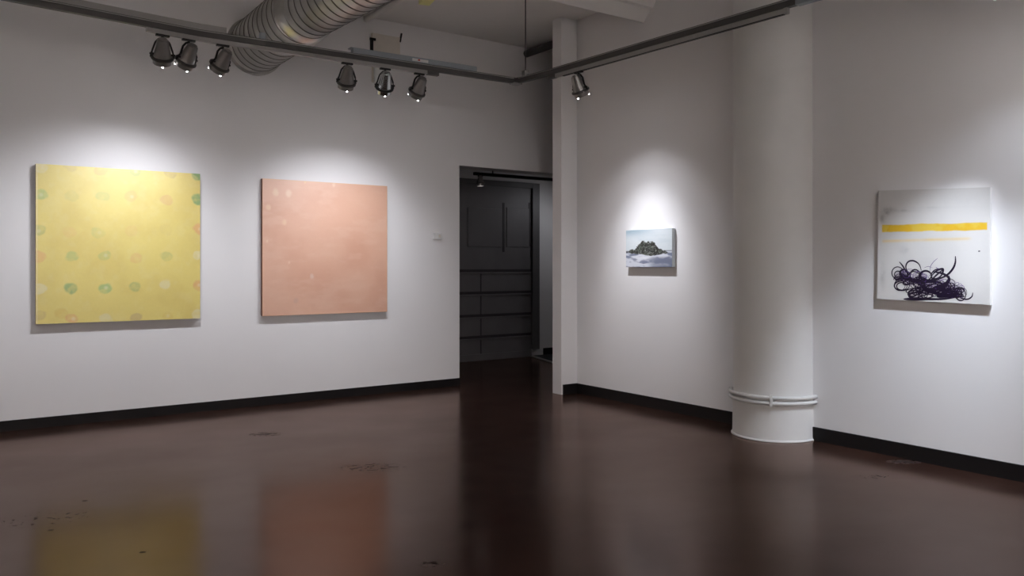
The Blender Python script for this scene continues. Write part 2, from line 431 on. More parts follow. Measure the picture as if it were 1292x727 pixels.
def head(topz_pt, tgt, label, body='can', power=60, size=50, blend=1, group='track lamp heads', s=1.0, lens='lens', lights=None, track_dir=None, drop=.124, name='track_light', col=(.91, .93, 1.0)):
    """topz_pt: where the adapter meets the track; lamp swivels below it towards tgt"""
    P = Vector(topz_pt); t = empty(name, P, label, 'spotlight', group)
    piv = Vector((0, 0, -drop * s)); d = (Vector(tgt) - (P + piv)).normalized()
    td = track_dir or Vector((1, 0, 0))
    bm = bmesh.new(); bar(bm, -td * .05 * s - up * .008, td * .05 * s - up * .008, .03 * s, .016, .003)
    obj('adapter', bm, 'black', t)
    bm = bmesh.new(); sweep(bm, [(0, 0, -.014), (0, 0, -.035 * s)], .011 * s, 12); obj('swivel_stem', bm, 'black', t)
    # yoke axis: horizontal, across the aim
    ax = d.cross(up).normalized()
    bm = bmesh.new()
    # yoke: from stem out and down to the pivots
    pth = lambda sgn: [(0, 0, -.031 * s), ax * sgn * .022 * s + up * -.031 * s, ax * sgn * .050 * s + up * -.062 * s, piv + ax * sgn * .072 * s + up * -.004 * s + d * .0 * s, piv + d * .035 * s + ax * sgn * .080 * s, piv + d * .056 * s + ax * sgn * .084 * s]
    for sg in (1, -1):
        p = [Vector(q) for q in pth(sg)]
        for a, b_ in zip(p, p[1:]): bar(bm, a, b_ , .009 * s, .013 * s)
    obj('yoke', bm, 'black', t)
    # body lathe, local z = aim
    q = d.to_track_quat('Z', 'Y').to_matrix().to_4x4(); q.translation = piv
    bm = bmesh.new()
    lathe(bm, [(0.0, -.088), (.034, -.088), (.040, -.083), (.043, -.07), (.049, -.03), (.056, .0), (.063, .035), (.067, .05), (.067, .056)], 32, False)
    lathe(bm, [(.030, -.096), (.030, -.086)], 24)
    bm.transform(Matrix.Scale(s, 4)); bm.transform(q); o = obj('lamp_housing', bm, body, t); smooth_by_angle(o)
    bm = bmesh.new()
    lathe(bm, [(.066, .046), (.079, .046), (.083, .050), (.083, .062), (.079, .067), (.066, .067), (.066, .046)], 40, False)
    bm.transform(Matrix.Scale(s, 4)); bm.transform(q); o = obj('collar', bm, 'black' if body == 'silver' else 'collar', t); smooth_by_angle(o)
    bm = bmesh.new()
    lathe(bm, [(.067, .066), (.070, .066), (.067, .104), (.063, .104), (.063, .066)], 40, False)
    bm.transform(Matrix.Scale(s, 4)); bm.transform(q); o = obj('front_barrel', bm, body, t); smooth_by_angle(o)
    # lens: shallow dome with clips at the rim
    bm = bmesh.new(); lathe(bm, [(.065, .074), (.060, .081), (.045, .0865), (.02, .090), (0.001, .091)], 32, False)
    bm.transform(Matrix.Scale(s, 4)); bm.transform(q); o = obj('lens', bm, lens, t)
    if lens == 'lens':
        for k in range(3):
            bm = bmesh.new(); box(bm, .061, .066, -.005, .005, .086, .113, .001)
            bm.transform(Matrix.Rotation(2 * math.pi * k / 3 + .5, 4, 'Z')); bm.transform(Matrix.Scale(s, 4)); bm.transform(q)
            obj('lens_clip', bm, lens, t, 'glowing glass lens tab')
    # knob screws at the pivots
    for sg in (1, -1):
        bm = bmesh.new(); sweep(bm, [piv + d * .03 * s + ax * sg * .055 * s, piv + d * .03 * s + ax * sg * .091 * s], .0085 * s, 12); obj('pivot_screw', bm, 'black', t)
    src = P + piv + d * (.135 * s)
    for (pw, sz, bl) in (lights or [(power, size, blend)]):
        spot_light('lamp', src, tgt, pw, sz, bl, parent=t, col=col)
    return t

def under(px, z=ZR - .034):
    """track point under the left rail at picture column px"""
    lo, hi = -2.0, 3.6
    for _ in range(40):
        mid = (lo + hi) / 2
        p = J + dL * mid if mid > 0 else J + dE * mid
        dep = p.dot(FW) if False else (p.x * FW.x + p.y * FW.y)
        x = CX + F * (p.x * RT.x + p.y * RT.y) / dep
        if x < px: lo = mid
        else: hi = mid
    return Vector((p.x, p.y, z))
def underR(px, z=ZR - .037):
    lo, hi = -.5, 4.0
    for _ in range(40):
        mid = (lo + hi) / 2; p = G0 + dG * mid
        x = CX + F * (p.x * RT.x + p.y * RT.y) / (p.x * FW.x + p.y * FW.y)
        if x < px: lo = mid
        else: hi = mid
    return Vector((p.x, p.y, z))
WARM = (1, .965, .99)
yl = lambda x, z: (x, YW, z)
head(under(205), yl(1.66, 1.0), 'dark bell shaped spotlight, leftmost on the long rail', lights=[(85, 96, 1)], track_dir=dE)
head(under(238), yl(1.02, 1.2), 'dark spotlight tilted left, second from the left on the long rail', lights=[(80, 88, 1), (10, 44, 1)], track_dir=dE)
head(under(281), yl(1.18, 1.35), 'dark spotlight tilted left, just below the round duct', lights=[(70, 80, 1), (12, 40, 1)], track_dir=dL)
head(under(438), yl(3.20, 1.0), 'dark upright spotlight left of the shiny silver one', lights=[(70, 92, 1)], track_dir=dL)
head(under(486), yl(3.65, 1.1), 'shiny silver spotlight with black collar, in the middle trio on the rail', body='silver', lights=[(75, 88, 1)], track_dir=dL)
head(under(529), yl(3.38, 1.25), 'dark spotlight tilted left, rightmost on the long rail', lights=[(75, 82, 1), (18, 44, 1)], track_dir=dL)
head(underR(730), (XW, 5.72, 1.15), 'dark spotlight on the short rail, aimed at the small photograph', lights=[(60, 88, 1), (64, 44, 1), (150, 56, 1)], track_dir=dG)
# lamps further along the rails, past the edge of the picture
COOL = (.80, .88, 1.0)
for yy, ty, tz, pw, sz in ((2.16, 3.2, .45, 400, 44), (1.89, 2.6, .3, 225, 42), (1.62, 2.6, 1.25, 60, 72), (1.3, 1.7, .6, 220, 50), (0.6, .5, .9, 50, 90)):
    p = G1 + dG * ((yy - G1.y) / dG.y)
    head(Vector((p.x, p.y, ZR - .037)), (XW, ty, tz), 'track spotlight further along the rail towards the viewer, aimed at the right wall', lights=[(pw, sz, 1)], track_dir=dG, col=COOL)
for sx, tx in ((-.3, -.5), (-1.2, -1.5)):  # unseen lamps added on the left so their bounce lifts the room
    p = E + dE * ((sx - E.x) / dE.x)
    head(Vector((p.x, p.y, ZR)), yl(tx, 1.0), 'added unseen track spotlight at the far left of the long rail, past the frame', lights=[(60, 92, 1)], track_dir=dE)
# unseen third rail added behind the viewer, its lamps lift the ambient light
brail = tag(obj('track_rail', (lambda b: (box(b, -3.2, 4.2, -2.125, -2.08, ZR, ZR + .056), b)[1])(bmesh.new()), 'dkmetal'), 'added unseen dark lighting rail behind the viewer', 'lighting track')
for sx in (-2.4, -.8, .8, 2.4):
    head(Vector((sx, -2.1, ZR)), (sx, YN, 1.6), 'added unseen track spotlight behind the viewer, for ambient bounce light', lights=[(BACK_W, 90, 1)], track_dir=Vector((1, 0, 0)), col=(1, .93, .89))

for sx, tg, pw, sz in ((.2, (4.9, YW, .9), 380, 32),):  # extra flood added out of view to brighten the pier
    head(Vector((sx, -2.1, ZR)), tg, 'added unseen floodlight behind the viewer, aimed across the room to brighten the pier', lights=[(pw, sz, 1)], track_dir=Vector((1, 0, 0)), col=(.97, .96, 1))

# small lit lamp on its own track in the vestibule
yv = 9.0
a = on(598, 221, 'y', yv); zt = a.z; b_ = on(708, 227, 'y', yv)
bm = bmesh.new(); box(bm, a.x, 8.6, yv - .02, yv + .02, zt, zt + .04)
sweep(bm, [(a.x + .3, yv, zt + .04), (a.x + .3, yv, 2.8)], .008, 8); sweep(bm, [(8.2, yv, zt + .04), (8.2, yv, 2.8)], .008, 8)
tag(obj('track_rail', bm, 'black'), 'thin black lamp track under the ceiling beyond the opening', 'lighting track')
p = on(606, 222, 'y', yv)
head(Vector((p.x, yv, zt)), (p.x + .03, yv - .12, 0), 'small lit spotlight pointing down inside the dark opening', lens='lens_small', s=.72, lights=[(1.2, 165, 1)], drop=.09)
head(Vector((8.0, yv, zt)), (7.2, YV, 1.2), 'added unseen track spotlight in the passage, hidden behind the white pier', s=.72, lights=[(13, 140, 1)], drop=.09)  # added out of sight to light the dark door and far wall

# ---------------------------------------------------------------- spiral duct
DCX, DCZ = 2.575, 3.575
duct = empty('ventilation_duct', (DCX, YW, DCZ), 'round galvanised spiral duct running out of the wall above the rail', 'duct')
def ribbed(p0, p1, r, pitch=.062, amp=.003, bend=None):
    p0 = Vector(p0); p1 = Vector(p1); L = (p1 - p0).length; n = int(L / pitch)
    path = []; rad = []
    for i in range(n):
        for t_, rr in ((0, 0), (.72, 0), (.80, 1), (.92, 1), (.999, 0)):
            s_ = (i + t_) / n; q = p0.lerp(p1, s_)
            if bend: q = q + Vector(bend) * math.sin(s_ * math.pi)
            path.append(q); rad.append(r + amp * rr)
    return path, rad, [p0.lerp(p1, (i + .97) / n) + (Vector(bend) * math.sin((i + .97) / n * math.pi) if bend else Vector()) for i in range(n)], (p1 - p0).normalized()
def seam_rings(bm, centers, d, r):
    q = d.to_track_quat('Z', 'Y').to_matrix().to_4x4()
    for c in centers:
        b2 = bmesh.new(); lathe(b2, [(r, -.006), (r + .0035, -.004), (r + .0035, .004), (r, .006)], 56, False)
        m_ = q.copy(); m_.translation = c; b2.transform(m_)
        me = bpy.data.meshes.new('t'); b2.to_mesh(me); b2.free(); bm.from_mesh(me); bpy.data.meshes.remove(me)
o0 = Vector((DCX, YW, DCZ))
def dsec(name, p0, p1, r, pitch):
    path, rad, cs, d = ribbed(p0, p1, r, pitch)
    bm = bmesh.new(); sweep(bm, [p - o0 for p in path], rad, 56); o = obj(name, bm, 'duct', duct); smooth_by_angle(o, 50)
    bm = bmesh.new(); seam_rings(bm, [c - o0 for c in cs], d, r + .001); s_ = obj('seam', bm, 'seam', o, 'dark spiral seam lines')
    return o
dsec('duct_elbow', (DCX, YW, DCZ), (DCX - .02, 6.72, DCZ + .0), .262, .125)
dsec('duct_run', (DCX - .01, 6.95, DCZ - .005), (DCX + .30, -1.5, DCZ - .03), .232, .115)
bm = bmesh.new(); bm2 = None
path = [Vector((0, 6.86 - YW, 0)), Vector((0, 6.84 - YW, 0)), Vector((0, 6.66 - YW, 0)), Vector((0.005, 6.60 - YW, -.002))]
sweep(bm, path, [.263, .268, .262, .236], 56); o = obj('joint_ring', bm, 'duct', duct); smooth_by_angle(o, 40)
bm = bmesh.new(); sweep(bm, [(0, -.03, 0), (0, 0, 0)], [.285, .285], 56); o = obj('wall_flange', bm, 'duct', duct)
for yy in (5.2, 1.5):
    bm = bmesh.new(); xx = (6.95 - yy) / 8.45 * .3
    sweep(bm, [(xx - .01, yy - YW, .22), (xx - .01, yy - YW, ZC - DCZ)], .006, 8); obj('hanger_rod', bm, 'dkmetal', duct)

# ---------------------------------------------------------------- small things high up
a = on(468, 42, 'y', YW); b_ = on(503, 50, 'y', YW); c = on(485, 80, 'y', YW)
wp = empty('access_panel', (a.x, YW, c.z), 'flat beige panel with black catches high on the wall behind the rail', 'panel')
bm = bmesh.new(); box(bm, 0, b_.x - a.x, -.035, 0, 0.0, a.z - c.z, .003); obj('panel_face', bm, 'beige', wp)
bm = bmesh.new(); box(bm, -.012, .008, -.045, 0, a.z - c.z - .28, a.z - c.z - .06); box(bm, -.03, .035, -.05, -.03, a.z - c.z - .085, a.z - c.z - .06)
obj('catch', bm, 'black', wp)
bm = bmesh.new(); bar(bm, (b_.x - a.x + .0, -.03, a.z - c.z - .05), (b_.x - a.x + .02, -.03, a.z - c.z + .05), .016, .016); obj('catch', bm, 'black', wp)

q0 = on(470, 86, 'y', YW); q1 = on(483, 107, 'y', YW)
bm = bmesh.new(); box(bm, q0.x, q1.x, YW - .05, YW, q1.z, q0.z + .05, .006)
jb = tag(obj('junction_box', bm, 'plastic'), 'small pale junction box on the wall just under the beige panel', 'box')
bm = bmesh.new(); box(bm, q0.x - .012, q0.x, YW - .03, YW, q1.z + .01, q0.z + .05); obj('box_edge', bm, 'beige', jb)
p = on(462, 22.5, 'y', YW)
bm = bmesh.new(); sweep(bm, [(p.x, YW, ZC - .03), (p.x, 5.8, ZC - .03)], .03, 16)
tag(obj('ceiling_pipe', bm, 'ceil'), 'thin painted pipe running along the ceiling beside the duct', 'pipe')
p0 = on(664, 64, 'y', YW); 
px_ = 5.93
bm = bmesh.new(); sweep(bm, [(px_, YW, ZC - .075), (px_, PY1, ZC - .075)], .045, 20)
tag(obj('ceiling_pipe', bm, 'dkmetal'), 'dark pipe under the ceiling behind the white pier', 'pipe')

# yellow green box on the ceiling at the top edge
c = railpt(536, 3, 3.98)
yb = empty('alarm_sounder', (c.x, c.y, ZC), 'small yellow green box hanging from the ceiling at the top edge', 'box')
bm = bmesh.new(); box(bm, -.055, .055, -.22, .03, -.13, -.05, .006); bm.transform(Matrix.Rotation(R(-12), 4, 'Z')); obj('casing', bm, 'yellow', yb)
bm = bmesh.new(); sweep(bm, [(0, -.08, -.055), (0, -.08, 0)], .018, 12); obj('ceiling_mount', bm, 'plastic', yb)

# thermostat
a = on(547.5, 293.5, 'y', YW - .03); b_ = on(559, 302.5, 'y', YW - .03)
th = empty('wall_sensor', ((a.x + b_.x) / 2, YW, (a.z + b_.z) / 2), 'small white thermostat box on the wall left of the opening', 'thermostat')
w2 = (b_.x - a.x) / 2; h2 = (a.z - b_.z) / 2
bm = bmesh.new(); box(bm, -w2, w2, -.012, 0, -h2, h2, .003); obj('back_plate', bm, 'plastic', th)
bm = bmesh.new(); box(bm, -w2 * .9, w2 * .55, -.045, -.012, -h2 * .85, h2 * .85, .004); obj('cover', bm, 'plastic', th)
bm = bmesh.new(); box(bm, -w2 * .1, w2 * .3, -.05, -.044, -h2 * .4, h2 * .4, .002); obj('slider', bm, 'beige', th)

# ---------------------------------------------------------------- artworks
def srgb(c):
    c = np.asarray(c, float) / 255.0
    return np.where(c <= .04045, c / 12.92, ((c + .055) / 1.055) ** 2.4)
rng = np.random.default_rng(3)
def vnoise(U, V, fx, fy, seed):
    r = np.random.default_rng(seed); n = 64; g = r.random((n, n))
    x = (U * fx) % n; y = (V * fy) % n
    xi = x.astype(int); yi = y.astype(int); xf = x - xi; yf_ = y - yi
    xf = xf * xf * (3 - 2 * xf); yf_ = yf_ * yf_ * (3 - 2 * yf_)
    a = g[yi % n, xi % n]; b = g[yi % n, (xi + 1) % n]; c = g[(yi + 1) % n, xi % n]; d = g[(yi + 1) % n, (xi + 1) % n]
    return (a * (1 - xf) + b * xf) * (1 - yf_) + (c * (1 - xf) + d * xf) * yf_
def fbm(U, V, f0, seed, o=4, ax=1.0):
    s = 0; a = .5; t = 0
    for i in range(o):
        s = s + a * vnoise(U, V, f0 * ax * 2 ** i, f0 * 2 ** i, seed + i); t += a; a *= .5
    return s / t
def mixc(A, c, k): return A * (1 - k[..., None]) + np.asarray(c) * k[..., None]
def sstep(a, b, x):
    t = np.clip((x - a) / (b - a), 0, 1); return t * t * (3 - 2 * t)

def painted_face(name, W, H, nx, ny, fn, parent, offset, mname, label=None, rough=.6, spec=.4, coat=1.0):
    """grid in local XZ plane (front faces -Y), painted by fn(U,V) -> linear rgb; U to the right, V up"""
    us = np.linspace(0, 1, nx); vs = np.linspace(0, 1, ny); U, V = np.meshgrid(us, vs)
    C = np.clip(fn(U, V), 0, 1)
    me = bpy.data.meshes.new(name)
    verts = [(-W / 2 + u * W, offset, -H / 2 + v_ * H) for v_ in vs for u in us]
    faces = [(j * nx + i, j * nx + i + 1, (j + 1) * nx + i + 1, (j + 1) * nx + i) for j in range(ny - 1) for i in range(nx - 1)]
    me.from_pydata(verts, [], faces); me.update()
    at = me.color_attributes.new('paint', 'FLOAT_COLOR', 'POINT')
    at.data.foreach_set('color', np.concatenate([C, np.ones(C.shape[:2] + (1,))], -1).reshape(-1))
    me.materials.append(mat(mname, (1, 1, 1), rough, attr='paint', noise=.06, nscale=60, bump=.08, spec=spec))
    pb = me.materials[0].node_tree.nodes['Principled BSDF']; pb.inputs['Coat Weight'].default_value = coat; pb.inputs['Coat Roughness'].default_value = .5; pb.inputs['Coat IOR'].default_value = 2.2
    o = bpy.data.objects.new(name, me); COL.objects.link(o); o.parent = parent
    if label: o['label'] = label
    return o

def canvas_body(W, H, D, m, parent, name='stretcher'):
    bm = bmesh.new(); box(bm, -W / 2, W / 2, -D, -.008, -H / 2, H / 2, .004); return obj(name, bm, m, parent)

# yellow canvas ---------------------------------------------------
D = .055; yfp = YW - D
tl = on(45, 207, 'y', yfp); tr = on(252.5, 219, 'y', yfp); bl = on(45, 409, 'y', yfp); br = on(252.5, 402, 'y', yfp)
W = tr.x - tl.x; H = (tl.z + tr.z - bl.z - br.z) / 2; zc = (tl.z + tr.z + bl.z + br.z) / 4
ya = empty('painting', ((tl.x + tr.x) / 2, YW, zc), 'large square yellow canvas with rows of green and orange dabs', 'painting')
canvas_body(W, H, D, 'umber', ya)
dabs = []
G_ = (120, 178, 95); OR = (226, 160, 92); WH = (228, 220, 176); TN = (190, 160, 95); DG = (80, 150, 75); YO = (222, 190, 70); OL = (158, 172, 80); RO = (214, 140, 95)
raw = [(88, 88, WH, .7), (195, 82, TN, .5), (300, 96, OR, .6), (418, 101, G_, .7), (545, 106, TN, .8), (642, 116, DG, 1),
       (84, 184, G_, .6), (195, 192, OL, .3), (305, 192, G_, .4), (405, 191, OR, .5), (533, 203, RO, .6), (642, 200, DG, 1),
       (76, 312, OL, .6), (190, 317, OR, .35), (240, 330, YO, .4), (290, 318, G_, .35), (405, 312, OR, .25), (530, 305, TN, .2), (645, 305, OR, .9),
       (80, 402, OR, .7), (198, 402, G_, .7), (312, 398, G_, .65), (423, 405, OR, .6), (532, 401, OL, .8), (643, 398, WH, .8),
       (82, 520, WH, .8), (193, 512, DG, .85), (313, 512, G_, .8), (420, 510, OL, .9), (527, 500, WH, .75), (642, 503, OR, .9),
       (85, 612, TN, .5), (160, 604, YO, .9), (198, 622, OR, .9), (318, 620, WH, .7), (425, 618, TN, .8), (532, 612, YO, .5), (640, 608, WH, .8)]
for (x, y, c, k) in raw:
    q = on(20 + x / 2.796, 180 + y / 2.796, 'y', yfp)
    dabs.append(((q.x - tl.x) / W, (q.z - (zc - H / 2)) / H, srgb(c), k))
def yellow(U, V):
    n = fbm(U, V, 5, 11); n2 = fbm(U, V, 24, 21)
    A = np.zeros(U.shape + (3,)) + srgb((228, 207, 98))
    A = mixc(A, srgb((216, 190, 78)), sstep(.4, .75, n) * .6); A = mixc(A, srgb((232, 224, 160)), sstep(.45, .8, n2) * .12)
    for i, (u, v_, c, k) in enumerate(dabs):
        wx = (fbm(U, V, 14, 31 + i, 3) - .5) * .034; wy = (fbm(U, V, 14, 71 + i, 3) - .5) * .034
        r = np.hypot((U - u + wx) / .043, (V - v_ + wy) / .038)
        m_ = 1 - sstep(.72, 1.05, r)
        ring = np.exp(-((r - .75) / .2) ** 2)
        tex = .55 + .45 * sstep(.3, .6, fbm(U, V, 30, 5 + i, 3))
        A = mixc(A, c, m_ * k * tex * (.8 if (u < .05 or u > .93 or v_ < .28) else .5))
        A = mixc(A, c * .8, ring * k * .12 * tex)
        if i % 3 == 0: A = mixc(A, srgb((236, 226, 190)), (1 - sstep(.1, .45, np.hypot((U - u - .008) / .04, (V - v_) / .04))) * .5 * k)
    A = mixc(A, srgb((236, 222, 170)), (U < .012).astype(float) * .4)
    return A
painted_face('canvas', W, H, 240, 240, yellow, ya, -D - .0012, 'yellow_paint')

# peach canvas ---------------------------------------------------
tl = on(331, 225, 'y', yfp); tr = on(488.5, 235, 'y', yfp); bl = on(331, 399, 'y', yfp); br = on(488.5, 393.5, 'y', yfp)
W = tr.x - tl.x; H = (tl.z + tr.z - bl.z - br.z) / 2; zc = (tl.z + tr.z + bl.z + br.z) / 4
pa = empty('painting', ((tl.x + tr.x) / 2, YW, zc), 'large square plain peach pink canvas beside the yellow one', 'painting')
canvas_body(W, H, D, 'rust', pa)
tl2 = tl; W2 = W; H2 = H; zc2 = zc
def peach(U, V):
    n = fbm(U, V, 4, 111); n2 = fbm(U, V, 20, 121, 4, .4)
    A = np.zeros(U.shape + (3,)) + srgb((222, 170, 140))
    A = mixc(A, srgb((208, 146, 114)), sstep(.35, .8, n) * .6); A = mixc(A, srgb((228, 184, 158)), sstep(.45, .8, n2) * .45)
    for (x, y, r, c) in ((175, 415, 6, (236, 200, 176)), (264, 470, 11, (226, 200, 188)), (90, 195, 12, (232, 196, 160)), (155, 255, 12, (232, 196, 160)), (120, 135, 16, (232, 200, 168)), (172, 140, 16, (236, 205, 178)), (86, 330, 6, (236, 205, 178)), (200, 568, 12, (206, 160, 140)), (238, 95, 6, (235, 200, 150)), (350, 105, 10, (238, 205, 180))):
        q = on(310 + x / 3.162, 200 + y / 3.162, 'y', yfp); u = (q.x - tl2.x) / W2; v_ = (q.z - (zc2 - H2 / 2)) / H2
        d_ = np.hypot(U - u + (fbm(U, V, 18, 3) - .5) * .02, (V - v_) * .8); A = mixc(A, srgb(c), (1 - sstep(.3, 1, d_ / (r / 500))) * .7)
    e = np.minimum(np.minimum(U, 1 - U), np.minimum(V, 1 - V))
    A = mixc(A, srgb((226, 176, 130)), (1 - sstep(0, .014, e)) * .5)
    return A
painted_face('canvas', W, H, 200, 200, peach, pa, -D - .0012, 'peach_paint')

# small landscape photograph --------------------------------------
Dp = .05; xf = XW - Dp
tl = on(790, 290, 'x', xf); tr = on(848, 289, 'x', xf); bl = on(790.5, 336.5, 'x', xf); br = on(848, 337.5, 'x', xf)
W = tl.y - tr.y; H = (tl.z + tr.z - bl.z - br.z) / 2; zc = (tl.z + tr.z + bl.z + br.z) / 4
ph = empty('photograph', (XW, (tl.y + tr.y) / 2, zc), 'small mounted landscape photo of a bushy mound on snowy ground', 'photograph')
ph.rotation_euler = (0, 0, R(-90))      # local -Y faces -X of the room; local X runs towards the viewer
canvas_body(W, H, Dp, 'silveredge', ph, 'mount')
def landscape(U, V):
    sky = mixc(np.zeros(U.shape + (3,)) + srgb((214, 222, 226)), srgb((150, 176, 190)), sstep(.75, 1.0, V) * (1 - sstep(.1, .8, U)) * .9)
    sky = mixc(sky, srgb((196, 208, 214)), sstep(.5, .8, fbm(U, V * 3, 3, 5)) * .5)
    hz = .425
    A = sky
    n = fbm(U, V * 3, 5, 201)
    snow = mixc(np.zeros(U.shape + (3,)) + srgb((212, 216, 226)), srgb((118, 126, 150)), sstep(.42, .62, n + (U - .5) * .25 * (V < .2)))
    snow = mixc(snow, srgb((110, 118, 140)), sstep(.0, .2, U - .45) * (1 - sstep(.12, .2, np.abs(V - .10))) * .75)
    snow = mixc(snow, srgb((232, 234, 240)), np.exp(-((U - .42) / .18) ** 2 - ((V - .25) / .06) ** 2) * .9)
    A = np.where((V < hz)[..., None], snow, A)
    far = np.exp(-((V - hz) / .014) ** 2); A = mixc(A, srgb((96, 104, 112)), far * .8)
    edge = (fbm(U, V, 22, 211, 3) - .5) * .12
    top = np.interp(U, [0, .06, .12, .2, .27, .33, .38, .45, .55, .62, .68, .74, .82, .92, 1], [.41, .45, .47, .50, .60, .66, .73, .69, .67, .65, .57, .48, .43, .40, .36])
    low = np.interp(U, [0, .1, .2, .3, .4, .55, .7, .9, 1], [.39, .37, .34, .33, .32, .28, .32, .345, .38])
    mound = sstep(0, .02, top + edge - V) * sstep(0, .02, V - low + edge * .4)
    tx = fbm(U, V, 34, 221, 3, 1.3)
    bush = mixc(np.zeros(U.shape + (3,)) + srgb((10, 14, 15)), srgb((92, 102, 92)), sstep(.46, .72, tx))
    bush = mixc(bush, srgb((178, 184, 180)), sstep(.62, .8, fbm(U, V, 45, 231, 2)) * .6)
    A = mixc(A, 0, mound) + bush * mound[..., None]
    return A
painted_face('print', W, H, 260, 160, landscape, ph, -Dp - .001, 'snow_print', rough=.45, coat=.3)

# ink painting -----------------------------------------------------
Di = .032; xi_ = XW - Di
tl = on(1109, 240.5, 'x', xi_); tr = on(1249.5, 236, 'x', xi_); bl = on(1107, 377.5, 'x', xi_); br = on(1248.5, 385, 'x', xi_)
W = tl.y - tr.y; H = (tl.z + tr.z - bl.z - br.z) / 2; zc = (tl.z + tr.z + bl.z + br.z) / 4
yc = (tl.y + tr.y) / 2
TILT = R(1.3)
ip = empty('painting', (XW, yc, zc), 'square white canvas with a yellow stripe and tangled dark purple loops', 'painting')
ip.rotation_euler = (0, 0, R(-90))
MT = Matrix.Translation((XW, yc, zc)) @ Matrix.Rotation(R(-90), 4, 'Z')
INV = MT.inverted()
def loc2(px, py):
    q = INV @ on(px, py, 'x', xi_); return q.x, q.z
# the sheet hangs very slightly crooked
cs = [loc2(1108.5, 240.5), loc2(1249.5, 236), loc2(1249, 385), loc2(1106.5, 377.5)]
bm = bmesh.new()
fr_ = [bm.verts.new((x, -Di, z)) for x, z in cs]; bk = [bm.verts.new((x, -.008, z)) for x, z in cs]
bm.faces.new(fr_); bm.faces.new(bk[::-1])
for i in range(4):
    j = (i + 1) % 4; bm.faces.new((fr_[i], bk[i], bk[j], fr_[j]))
obj('stretcher', bm, 'whitecanvas', ip)
def bil(U, V):
    a = np.array(cs[3]); b = np.array(cs[2]); c = np.array(cs[1]); d = np.array(cs[0])
    return (a[None, None] * ((1 - U) * (1 - V))[..., None] + b * (U * (1 - V))[..., None] + c * (U * V)[..., None] + d * ((1 - U) * V)[..., None])
nx = ny = 200
us = np.linspace(0.002, .998, nx); U, V = np.meshgrid(us, us); P = bil(U, V)
def pxuv(px, py):
    x, z = loc2(px, py); u = (x - cs[3][0]) / (cs[2][0] - cs[3][0])
    zb = cs[3][1] + (cs[2][1] - cs[3][1]) * u; ztp = cs[0][1] + (cs[1][1] - cs[0][1]) * u
    return u, (z - zb) / (ztp - zb)
def whiteart(U, V):
    A = np.zeros(U.shape + (3,)) + srgb((216, 213, 210)); n = fbm(U, V, 4, 301); n3 = fbm(U, V, 12, 331)
    A = mixc(A, srgb((206, 204, 202)), sstep(.45, .75, n) * .45)
    def blotch(px, py, sx, sy, c, k):
        nonlocal A
        u, v_ = pxuv(px, py); A = mixc(A, srgb(c), np.exp(-((U - u) / sx) ** 2 - ((V - v_) / sy) ** 2) * k * (.35 + .65 * sstep(.35, .65, n3)))
    blotch(1119, 267, .05, .035, (120, 118, 116), .9); blotch(1112, 274, .03, .05, (130, 128, 126), .7); blotch(1140, 266, .16, .015, (170, 168, 166), .6)
    blotch(1140, 314, .05, .04, (172, 172, 172), .6); blotch(1113, 345, .03, .12, (176, 174, 172), .7); blotch(1170, 262, .25, .01, (196, 194, 192), .6)
    # yellow stripe
    ua, va = pxuv(1111, 288.5); ub, vb = pxuv(1245.5, 285.5)
    vc = va + (vb - va) * (U - ua) / (ub - ua) + (fbm(U, V * 0, 6, 341) - .5) * .01
    hw = .033 + (fbm(U, V * 0 + .5, 10, 351) - .5) * .012
    m_ = (1 - sstep(-.004, .004, np.abs(V - vc) - hw)) * sstep(ua, ua + .012, U + (n3 - .5) * .03) * (1 - sstep(ub - .005, ub + .002, U))
    yc_ = mixc(np.zeros(U.shape + (3,)) + srgb((226, 182, 44)), srgb((230, 196, 72)), sstep(.4, .6, fbm(U, V, 8, 361)))
    A = A * (1 - m_[..., None]) + yc_ * m_[..., None]
    ua, va = pxuv(1111, 304.5); ub, vb = pxuv(1228, 301)
    vc = va + (vb - va) * (U - ua) / (ub - ua)
    m_ = np.exp(-((V - vc) / .012) ** 2) * sstep(ua, ua + .02, U) * (1 - sstep(ub - .06, ub, U)) * (.4 + .5 * n3)
    A = mixc(A, srgb((232, 200, 120)), m_ * .9)
    u, v_ = pxuv(1235.5, 317); A = mixc(A, srgb((20, 18, 22)), (np.hypot((U - u) / .009, (V - v_) / .006) < 1).astype(float))
    return A
C = np.clip(whiteart(U, V), 0, 1)
me = bpy.data.meshes.new('canvas')
me.from_pydata([(p[0], -Di - .001, p[1]) for p in P.reshape(-1, 2)], [], [(j * nx + i, j * nx + i + 1, (j + 1) * nx + i + 1, (j + 1) * nx + i) for j in range(ny - 1) for i in range(nx - 1)])
at = me.color_attributes.new('paint', 'FLOAT_COLOR', 'POINT'); at.data.foreach_set('color', np.concatenate([C, np.ones(C.shape[:2] + (1,))], -1).reshape(-1))
me.materials.append(mat('white_ground_paint', (1, 1, 1), .6, attr='paint', noise=.03, nscale=60, bump=.05))
o = bpy.data.objects.new('canvas', me); COL.objects.link(o); o.parent = ip

